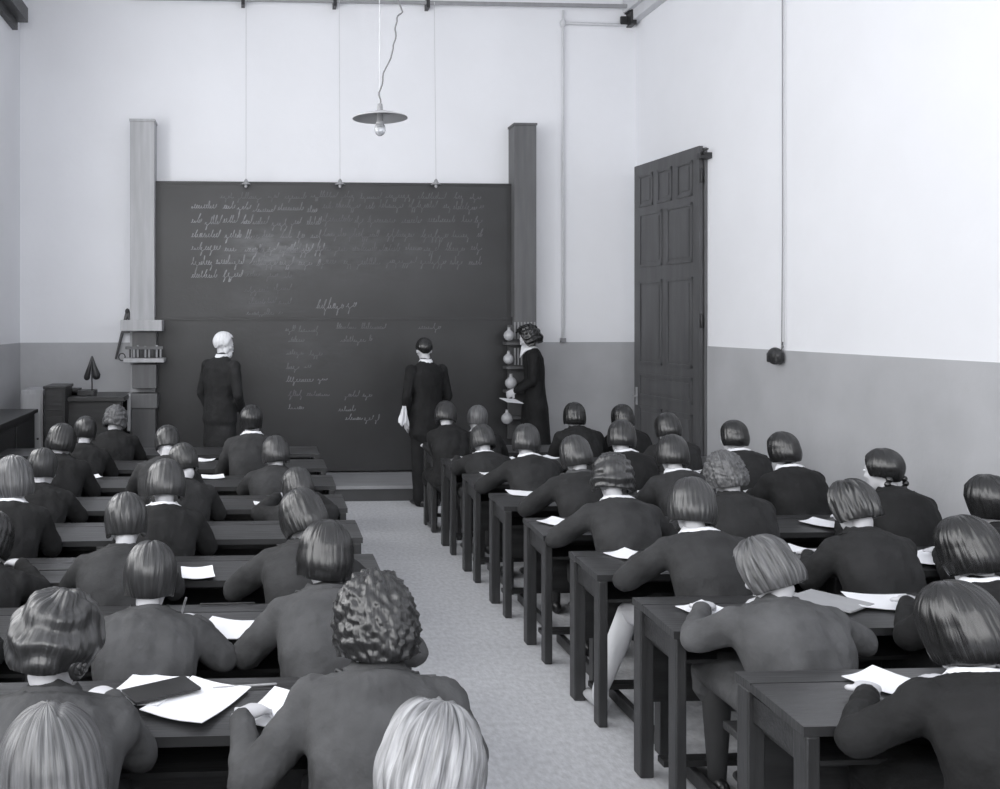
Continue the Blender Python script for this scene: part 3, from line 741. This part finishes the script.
# ------------------------------------------------------------------ students
ST = [
 # px, py, row, options
 (52, 772, 'A', dict(label='head of a pupil with smooth greyish hair at the bottom left corner', hair='bob', hc='hair_light', cloth='cloth_charcoal', fine=1, yaw=.1, pitch=.15)),
 (432, 768, 'A', dict(label='pupil with fair tousled hair below the curly-haired girl by the aisle', hair='tousled', hc='hair_fair', cloth='cloth_charcoal', fine=1, yaw=-.5, pitch=.5)),
 (58, 645, 'B', dict(label='girl with waved hair rolled in coils over her ears and a wide round collar', hair='up', hc='hair_brown', coils=1, cloth='cloth_grey', collar='cape', fine=1, yaw=-.5, pitch=.35, roll=.05, hs=1.15, w=1.05)),
 (375, 622, 'B', dict(label='curly-haired girl in a plain grey dress at the aisle end of a left desk', hair='curly', hc='hair_dark', cloth='cloth_grey', fine=1, yaw=.1, pitch=.35, hs=1.02, w=1.04, hx=.02, el={-1: (-.34, .02, .69), 1: (.27, .12, .71)}, wr={-1: (-.36, .235, .785), 1: (.02, .40, .78)})),
 (151, 577, 'C', dict(label='girl with a shiny short bob and bare neck writing with a raised pencil', hair='shingle', hc='hair_brown', cloth='cloth_grey', fine=1, yaw=-.1, pitch=.35, pencil=1, wr={1: (.16, .29, .785)}, el={1: (.27, .11, .71)})),
 (325, 555, 'C', dict(label='girl with a glossy straight black bob and white neck at the left aisle', hair='bob', hc='hair_black', cloth='cloth_grey', fine=1, yaw=.05, pitch=.25, arms='wide', hs=.98)),
 (-70, 585, 'C', dict(label='pupil in black cut off by the left picture edge, third row from the photographer', hair='bob', hc='hair_dark', cloth='cloth_black')),
 (126, 522, 'D', dict(label='girl with short brown hair bent low in front of the shiny bob', hair='shingle', hc='hair_brown', cloth='cloth_charcoal', pitch=.5, yaw=.1)),
 (302, 518, 'D', dict(label='girl bending low beside the aisle in front of the glossy black bob', hair='bob', hc='hair_dark', cloth='cloth_charcoal', pitch=.6, yaw=.35, arms='wide')),
 (-10, 540, 'D', dict(label='pupil in black at the left picture edge with one arm on the desk', hair='bob', hc='hair_black', cloth='cloth_black', fine=1)),
 (14, 480, 'E', dict(label='tall pupil with pale collar and light cap of hair at the left edge', hair='bob', hc='hair_light', cloth='cloth_black', collar='white', pitch=.2)),
 (165, 484, 'E', dict(label='pupil with a round brown bob and white collar in the middle of the left block', hair='bob', hc='hair_brown', cloth='cloth_black', collar='white', yaw=.3)),
 (297, 487, 'F', dict(label='pupil with brown bob and white collar by the aisle, fourth left row from the board', hair='bob', hc='hair_brown', cloth='cloth_dark', collar='white', yaw=.3)),
 (43, 468, 'F', dict(label='pupil in black with a brown bob near the left wall, fourth row from the board', hair='shingle', hc='hair_brown', cloth='cloth_black', yaw=-.3)),
 (183, 463, 'F', dict(label='pupil just in front of the round brown bob, head bent to the left', hair='shingle', hc='hair_dark', cloth='cloth_dark', yaw=.4, pitch=.6)),
 (62, 441, 'G', dict(label='pupil in black near the left wall, third row from the board', hair='bob', hc='hair_dark', cloth='cloth_black')),
 (167, 443, 'G', dict(label='pupil with a grey jacket crouched over the desk before the standing old man', hair='shingle', hc='hair_dark', cloth='cloth_charcoal', pitch=.75, yaw=.3)),
 (275, 453, 'G', dict(label='pupil with a brown bob at the left aisle, third row from the board', hair='bob', hc='hair_brown', cloth='cloth_charcoal', yaw=.25)),
 (85, 432, 'H', dict(label='pupil with a pale streak on dark hair by the corner bench', hair='shingle', hc='hair_dark', cloth='cloth_black')),
 (252, 420, 'H', dict(label='pupil with white shirt collar sitting upright below the old man', hair='shingle', hc='hair_dark', cloth='cloth_charcoal', collar='white', yaw=-.4, pitch=.1)),
 (116, 420, 'I', dict(label='pupil with wavy light hair beside the instrument rack', hair='wavy', hc='hair_light', cloth='cloth_black', yaw=-.3)),
 (957, 628, 'B', dict(label='large dark figure with a dark bob at the lower right edge', hair='bob', hc='hair_black', cloth='cloth_black', fine=1, collar='white', yaw=.2, pitch=.35, w=1.05, arms='wide', hs=1.02)),
 (765, 570, 'C', dict(label='girl with light tousled hair and grey dress at the right aisle', hair='tousled', hc='hair_light', cloth='cloth_mid', fine=1, yaw=.35, pitch=.55, collar='grey', arms='wide', w=1.04)),
 (966, 550, 'C', dict(label='pupil with a thick black bob before the picture right edge', hair='bob', hc='hair_black', cloth='cloth_black', collar='white', fine=1, yaw=.1, pitch=.35)),
 (691, 506, 'D', dict(label='girl with a shiny bob banded by light hair at the right aisle', hair='bob', hc='hair_brown', cloth='cloth_charcoal', collar='white', fine=1, yaw=-.1, pitch=.4, arms='wide', stocking='stocking', shoe='shoe_pale', legs={-1: ((-.22, .40, .50), (-.35, .44, .10)), 1: ((.06, .42, .50), (-.02, .44, .085))})),
 (851, 506, 'D', dict(label='pupil with fluffy brown hair below the plaited girl', hair='tousled', hc='hair_brown', cloth='cloth_dark', yaw=.2, hs=.96, pitch=.5)),
 (988, 502, 'D', dict(label='pupil with short black hair at the right picture edge near the wall', hair='shingle', hc='hair_black', cloth='cloth_black', yaw=.1, pitch=.2)),
 (612, 478, 'E', dict(label='girl with brown bob and white collar leaning at the right aisle', hair='wavy', hc='hair_brown', cloth='cloth_charcoal', collar='white', yaw=-.2, arms='wide')),
 (724, 474, 'E', dict(label='pupil with curly light hair below the girl beside the door', hair='curly', hc='hair_light', cloth='cloth_dark', yaw=.1, hs=.9)),
 (882, 470, 'E', dict(hs=.95, label='girl in black with two short plaits against the grey wall', hair='tail', hc='hair_black', cloth='cloth_black', tails=1, yaw=.35, pitch=.15)),
 (575, 455, 'F', dict(label='girl with a wide brown bob at the right aisle, fourth row from the board', hair='bob', hc='hair_brown', cloth='cloth_dark', collar='grey')),
 (672, 454, 'F', dict(label='girl with flat wide hair and white collar in front of the door', hair='bob', hc='hair_dark', cloth='cloth_charcoal', collar='white', yaw=-.1)),
 (782, 450, 'F', dict(hs=.95, label='pupil in black with a round black bob standing out against the wall', hair='bob', hc='hair_black', cloth='cloth_black', collar='white', yaw=.25, pitch=.2)),
 (526, 441, 'G', dict(label='girl with dark bob at the right aisle below the standing woman', hair='bob', hc='hair_brown', cloth='cloth_dark', collar='white')),
 (621, 437, 'G', dict(label='pupil with pale collar in the middle of the right block', hair='bob', hc='hair_dark', cloth='cloth_black', collar='white')),
 (733, 436, 'G', dict(hs=.93, label='pupil with a round black bob and bright neck just right of the door', hair='bob', hc='hair_black', cloth='cloth_dark', collar='white', yaw=.3, pitch=.2)),
 (482, 440, 'H', dict(label='small girl at the right aisle, second row from the board', hair='bob', hc='hair_brown', cloth='cloth_dark', collar='white', w=.9)),
 (667, 428, 'H', dict(label='pupil whose dark head shows against the door', hair='bob', hc='hair_dark', cloth='cloth_dark')),
 (446, 415, 'I', dict(label='pupil in the front right row at the aisle end, before the man in black', hair='bob', hc='hair_dark', cloth='cloth_black', w=.85, yaw=-.4)),
 (477, 419, 'I', dict(label='pupil in the front right row with light brown hair', hair='shingle', hc='hair_light', cloth='cloth_black', w=.85, collar='white')),
 (574, 416, 'I', dict(label='pupil with a black bob in the front right row against the grey wall', hair='bob', hc='hair_black', cloth='cloth_black', pitch=.2)),
 (622, 418, 'I', dict(label='pupil with a black bob in the front right row left of the door', hair='bob', hc='hair_black', cloth='cloth_black', w=.88, pitch=.2)),
]
for i, (px, py, r, o) in enumerate(ST):
    o['seed'] = 11+i*7
    if r in 'FGHI': o['hs'] = o.get('hs', 1)*.93
    pr = student(px, py, (ROW if px < 440 else ROWR)[r], o)
    print(px, py, r, 'X %.2f headz %.2f' % (pr.location.x, at_Y(px, py, ROW[r]-.45).z))

# ------------------------------------------------------------------ standing people
def stander(px, py, Y, zf, face, o):
    """head centre at px,py; stands at depth Y on floor height zf; face = yaw of the whole figure (0 looks at the board)"""
    c = at_Y(px, py, Y); hz = c.z-zf; k = (hz+.115)/1.72
    root = thing('person', o['label'], 'person', (c.x, Y, zf), face)
    lean = o.get('lean', .03)
    hc = Vector((0, lean+.03, hz)); Rh = rotm(o.get('hyaw', 0), o.get('pitch', .15), 0)
    woman = o.get('woman'); w = (.92 if woman else 1.05)*o.get('bulk', 1)
    ps = [Vector((0, 0, .86*k)), Vector((0, .0, .98*k)), Vector((0, .005, 1.10*k)), Vector((0, .01, 1.24*k)), Vector((0, .0+lean*.4, 1.36*k)), Vector((0, lean*.6, 1.43*k)), Vector((0, lean*.8, 1.485*k))]
    rd = [(.165, .12), (.158, .115), (.145, .108), (.165, .115), (.175, .11), (.14, .085), (.065, .06)]
    rd = [(a*w, b_*w) for a, b_ in rd]
    S = {s: Vector((s*.17*w, lean*.4, 1.395*k)) for s in (-1, 1)}
    E = {s: Vector((s*.235*w, -.01, 1.12*k)) for s in (-1, 1)}; W = {s: Vector((s*.225*w, .09, .90*k)) for s in (-1, 1)}
    D = {s: Vector((0, .25, -1)) for s in (-1, 1)}
    if 'el' in o:
        for s, v in o['el'].items(): E[s] = Vector(v)*k
    if 'wr' in o:
        for s, v in o['wr'].items(): W[s] = Vector(v)*k; D[s] = (W[s]-E[s]).normalized()
    B = MB(); head_parts(B, hc, Rh)
    B.loft([ps[-2], Vector((0, lean*.9, 1.52*k)), hc+Rh@Vector((0, -.02, -.06))], [.055, .049, .046])
    B.loft(ps, [(max(a-.02, .04), max(b_-.02, .035)) for a, b_ in rd])
    G = MB(); G.loft(ps, [(a+.012, b_+.012) for a, b_ in rd[:-1]]+[(.07, .062)])
    for s in (-1, 1):
        hip = Vector((s*.085, 0, .88*k)); kn = Vector((s*.085, .02, .48*k)); an = Vector((s*.085, -.02, .09))
        B.loft([hip, lerp(hip, kn, .5), kn], [.08, .07, .055], (1, 0, 0), 12); B.loft([kn, lerp(kn, an, .35), an], [.052, .055, .036], (1, 0, 0), 12)
        B.loft([an+Vector((0, -.01, -.04)), an+Vector((0, .13, -.06))], [(.028, .028), (.03, .018)], (1, 0, 0), 10)
        B.loft([S[s], lerp(S[s], E[s], .5), E[s]], [.044, .038, .033], (0, 1, 0), 10); B.loft([E[s], W[s]], [.033, .022], (0, 1, 0), 10)
        hand(B, W[s], D[s], Vector((s, 0, .1)), 1 if s > 0 else -1, .7)
        G.ell(S[s], (.066, .07, .066)); G.loft([S[s], lerp(S[s], E[s], .5), E[s]], [.064, .056, .050], (0, 1, 0), 14)
        G.loft([E[s], lerp(E[s], W[s], .9)], [.050, .040], (0, 1, 0), 14)
        mb = MB(); mb.loft([an+Vector((0, -.05, -.05)), an+Vector((0, .03, -.045)), an+Vector((0, .12, -.058)), an+Vector((0, .18, -.064))], [(.033, .038), (.036, .042), (.042, .030), (.03, .022)], (1, 0, 0), 14)
        obj('shoe', mb, 'shoe_dark', root, sm=True)
    obj('body', remesh(B, .007, 2), 'skin', root)
    if woman:
        G.loft([Vector((0, 0, .95*k)), Vector((0, 0, .80*k)), Vector((0, 0, .55*k)), Vector((0, 0, .38*k))], [(.16, .12), (.19, .145), (.20, .16), (.215, .175)], (1, 0, 0), 24)
        obj('dress', remesh(G, .011, 3, fold=.003, seed=3), o['cloth'], root)
    else:
        G.loft([Vector((0, 0, 1.05*k)), Vector((0, 0, .90*k)), Vector((0, 0, o.get('coat', .74)*k))], [(.165, .12), (.185, .135), (.20, .15)], (1, 0, 0), 20)
        obj('coat', remesh(G, .011, 3, fold=.003, seed=4), o['cloth'], root)
        T_ = MB()
        for s in (-1, 1): T_.loft([Vector((s*.085, 0, .88*k)), Vector((s*.088, .01, .48*k)), Vector((s*.088, -.01, .06))], [.098, .082, .072], (1, 0, 0), 16)
        obj('trousers', remesh(T_, .011, 2, fold=.002, seed=5), o['cloth'], root)
    if o.get('collar'):
        mb = MB(); V = []; n = 24; cN = ps[-1]
        rows = ((.052, .035), (.058, .04), (.078, .0), (.074, -.012))
        for (rr, dz_) in rows:
            for i in range(n):
                a = 2*PI*i/n; fr = max(0, math.cos(a)); V.append(cN+Vector((rr*math.sin(a), rr*math.cos(a)+(.05*fr**4 if o['collar'] == 'v' else .0), dz_-.012-(.09*fr**5 if o['collar'] == 'v' else .0)*(dz_ < .03))))
        Fc = [(j*n+i, j*n+(i+1) % n, ((j+1) % 4)*n+(i+1) % n, ((j+1) % 4)*n+i) for j in range(4) for i in range(n)]
        mb.add(V, Fc); obj('collar', mb, 'white_cloth', root, sm=True)
    dress_head(root, hc, Rh, o)
    if o.get('beard'):
        mb = MB(); mb.ell(hc+Rh@Vector((0, .062, -.095)), (.045, .042, .045), Rh).ell(hc+Rh@Vector((0, .098, -.058)), (.032, .012, .010), Rh)
        for s in (-1, 1): mb.ell(hc+Rh@Vector((s*.055, .02, -.055)), (.014, .03, .05), Rh)
        obj('beard', remesh(mb, .006, 2, fold=.002), 'hair_white', root)
    return root, hc, W, D
stander(220, 344, 9.72, 0, -PI/2+.75, dict(label='old white-haired man in a long dark coat standing before the blackboard', hair='bald', hc='hair_white', beard=1, cloth='cloth_dark', collar='band', seed=901, hs=1.05, pitch=.2, coat=.62, hyaw=-.6, bulk=1.15,
        wr={1: (.12, .20, .92), -1: (-.22, .12, .84)}))
stander(535, 338, 10.45, PH, PI/2-.25, dict(label='woman in black dress with white collar standing in profile reading a sheet', hair='wavy', hc='hair_black', woman=1, cloth='cloth_black', collar='v', seed=905, hs=1.12, pitch=.4, lean=.05, bun=0,
        el={1: (.21, .03, 1.12), -1: (-.21, .03, 1.12)}, wr={1: (.09, .23, .99), -1: (-.09, .23, .99)}))
q, hc_, W_, D_ = stander(427, 350, 9.75, 0, .35, dict(hyaw=-.35, label='man in black standing before the board holding a white cloth', hair='man', hc='hair_black', cloth='cloth_black', collar='band', seed=909, pitch=.3,
        wr={1: (.14, .20, .90), -1: (-.18, .12, .86)}))
a = at_Y(404, 408, 9.62)
mb = MB(); n = 14
V = []; Fc = []
for j in range(n+1):
    for i in range(n+1):
        u = i/n-.5; v = j/n
        V.append((u*.10*(.35+.9*v)*(1 if v < .8 else 1-.8*(v-.8)), .018*math.sin(u*14+v*3)+.01*math.sin(u*31), -.19*v+.02*math.sin(u*9)*v))
for j in range(n):
    for i in range(n): Fc.append((j*(n+1)+i, j*(n+1)+i+1, (j+1)*(n+1)+i+1, (j+1)*(n+1)+i))
mb.add(V, Fc); q = obj('chalk_cloth', mb, 'white_cloth', sm=True); q.location = (a.x, a.y, a.z+.02)
so = q.modifiers.new('s', 'SOLIDIFY'); so.thickness = .006
tag(q, 'crumpled white cloth in the hand of the man in black', 'cloth')
a = at_Y(513, 401, 10.3)
q = obj('paper_sheet', MB().box(-.11, .09, -.10, .10, -.002, .002), 'paper'); q.location = (a.x, 10.33, a.z); q.rotation_euler = (.15, .1, .2)
tag(q, 'white sheet read by the standing woman in black', 'paper')

# ------------------------------------------------------------------ papers, books, pencils
def zt_at(D, y):   # height of the sloping desk top
    return ZT if y > D-.108 else ZT-.015*(D-.108-y)/.292
def on_desk(px, py):
    p = at_Z(px, py, ZT-.004)
    D = min((ROW if p.x < 1.1 else ROWR).values(), key=lambda d: abs((d-.20)-p.y))
    return p, D
def sheet(px, py, w_, l_, rz, label, name='paper_sheet', m='paper', th=.0025, cat='paper', lift=0):
    p, D = on_desk(px, py); y = min(max(p.y, D-.40+l_*.32), D-.04)
    flat = y+abs(l_)*.3 > D-.108
    slope = math.atan2(.015, .292)
    mb = MB().box(-w_/2, w_/2, -l_/2, l_/2, 0, th)
    if cat != 'book':
        # curling sheet: subdivided grid with slight bend
        mb = MB(); n = 6; V = []; Fc = []
        for top in (0, 1):
            for j in range(n+1):
                for i in range(n+1):
                    u = i/n-.5; v = j/n-.5
                    V.append((u*w_, v*l_, (th if top else 0)+.010*max(0, abs(u)+abs(v)-.62)*2))
        K_ = (n+1)*(n+1)
        for j in range(n):
            for i in range(n):
                a = j*(n+1)+i; Fc.append((a, a+n+1, a+n+2, a+1)); Fc.append((K_+a, K_+a+1, K_+a+n+2, K_+a+n+1))
        for i in range(n):
            Fc.append((i, i+1, K_+i+1, K_+i)); b_ = n*(n+1)+i; Fc.append((b_, K_+b_, K_+b_+1, b_+1))
            c_ = i*(n+1); Fc.append((c_, K_+c_, K_+c_+n+1, c_+n+1)); d_ = c_+n; Fc.append((d_, d_+n+1, K_+d_+n+1, K_+d_))
        mb.add(V, Fc)
    q = obj(name, mb, m); q.location = (p.x, y, ZT+.003+lift); q.rotation_euler = (0, 0, rz)
    tag(q, label, cat); return q
W8 = 'white sheet of writing paper '
SH = [
 (197, 578, .15, .20, .1, W8+'lying alone on the desk right of the shiny bob'),
 (224, 638, .19, .22, -.35, W8+'beside the writing hand of the shiny-bob girl'),
 (147, 692, .19, .24, -.35, W8+'partly under a dark notebook, left one'),
 (197, 703, .22, .30, -.5, W8+'creased and open beside the dark notebook'),
 (285, 712, .19, .27, -.45, W8+'between the hands of the curly-haired girl'),
 (213, 478, .17, .17, .1, W8+'on the left block, fourth row from the board'),
 (205, 459, .15, .15, -.3, W8+'on the left block, third row from the board'),
 (156, 511, .20, .16, .1, W8+'just left of the neck of the round brown bob'),
 (192, 512, .18, .14, .1, W8+'just right of the neck of the round brown bob'),
 (268, 478, .12, .15, .2, W8+'by the left aisle, fourth row from the board'),
 (93, 474, .18, .14, .4, W8+'near the pupil in black close to the left wall'),
 (66, 494, .16, .12, .4, W8+'near the left wall, fifth row from the board'),
 (138, 433, .20, .12, .1, W8+'next to the foot of the instrument rack'),
 (262, 505, .10, .12, .1, W8+'near the left aisle in front of the bending girl'),
 (710, 613, .17, .20, .5, W8+'on the aisle end of the desk of the tousled girl'),
 (885, 604, .26, .22, -.2, W8+'right of the grey notebook on the right block'),
 (892, 686, .19, .22, .5, W8+'on the nearest right desk in the dark'),
 (627, 556, .18, .15, .6, W8+'at the right aisle left of the banded bob'),
 (563, 524, .18, .24, .75, W8+'pointed towards us at the right aisle'),
 (526, 494, .24, .20, .0, W8+'at the right aisle, wide and short'),
 (827, 525, .18, .24, .6, W8+'below the round black bob by the wall'),
 (926, 560, .24, .22, .3, W8+'left of the thick black bob'),
 (695, 471, .24, .16, .1, W8+'just below the tall door'),
 (729, 496, .20, .16, .1, W8+'right of the curly light-haired pupil'),
 (610, 499, .20, .12, .0, W8+'below the leaning girl with brown bob'),
 (543, 457, .16, .18, .4, W8+'right of the dark-bobbed girl under the standing woman'),
 (509, 460, .16, .14, .3, W8+'left of the dark-bobbed girl under the standing woman'),
 (490, 474, .14, .12, .4, W8+'in front of the small girl at the aisle'),
 (538, 431, .22, .12, .2, W8+'on the front right desk beside the standing woman'),
 (460, 462, .10, .12, .5, W8+'at the aisle end below the man in black'),
 (792, 549, .12, .16, .5, W8+'right of the light tousled hair'),
]
for s_ in SH: sheet(*s_)
sheet(830, 603, .20, .26, .55, 'grey closed exercise book beside the white sheet on the right block', 'exercise_book', 'grey_paper', .006, 'book')
sheet(161, 697, .12, .22, -1.05, 'dark notebook lying on white sheets beside the coiled-hair girl', 'notebook', 'book_cover', .008, 'book', lift=.012)
def pencil(px, py, L, rz, label, m='wood_pale'):
    p, D = on_desk(px, py); q = obj('pencil', MB().loft([(-L/2, 0, 0), (L/2, 0, 0)], [.004, .004], (0, 0, 1), 8), m, sm=True); q.location = (p.x, min(p.y, D-.01), ZT+.006); q.rotation_euler = (0, 0, rz); tag(q, label, 'pencil')
pencil(245, 689, .20, .12, 'pale pencil lying above the paper of the curly-haired girl')
pencil(58, 572, .17, .02, 'dark pencil on the desk near the left picture edge', 'book_cover')
pencil(228, 598, .22, .03, 'dark ruler-like pencil in the groove right of the shiny bob', 'book_cover')
pencil(190, 767, .17, .05, 'pale pencil on the nearest left desk', 'wood_pale')
pencil(770, 594, .20, .1, 'pale pencil behind the light tousled hair', 'wood_pale')

# ------------------------------------------------------------------ view
sc = bpy.context.scene
sc.view_settings.view_transform = 'Standard'; sc.view_settings.look = 'None'; sc.view_settings.gamma = 1; sc.view_settings.use_curve_mapping = False
sc.view_settings.exposure = 0.0
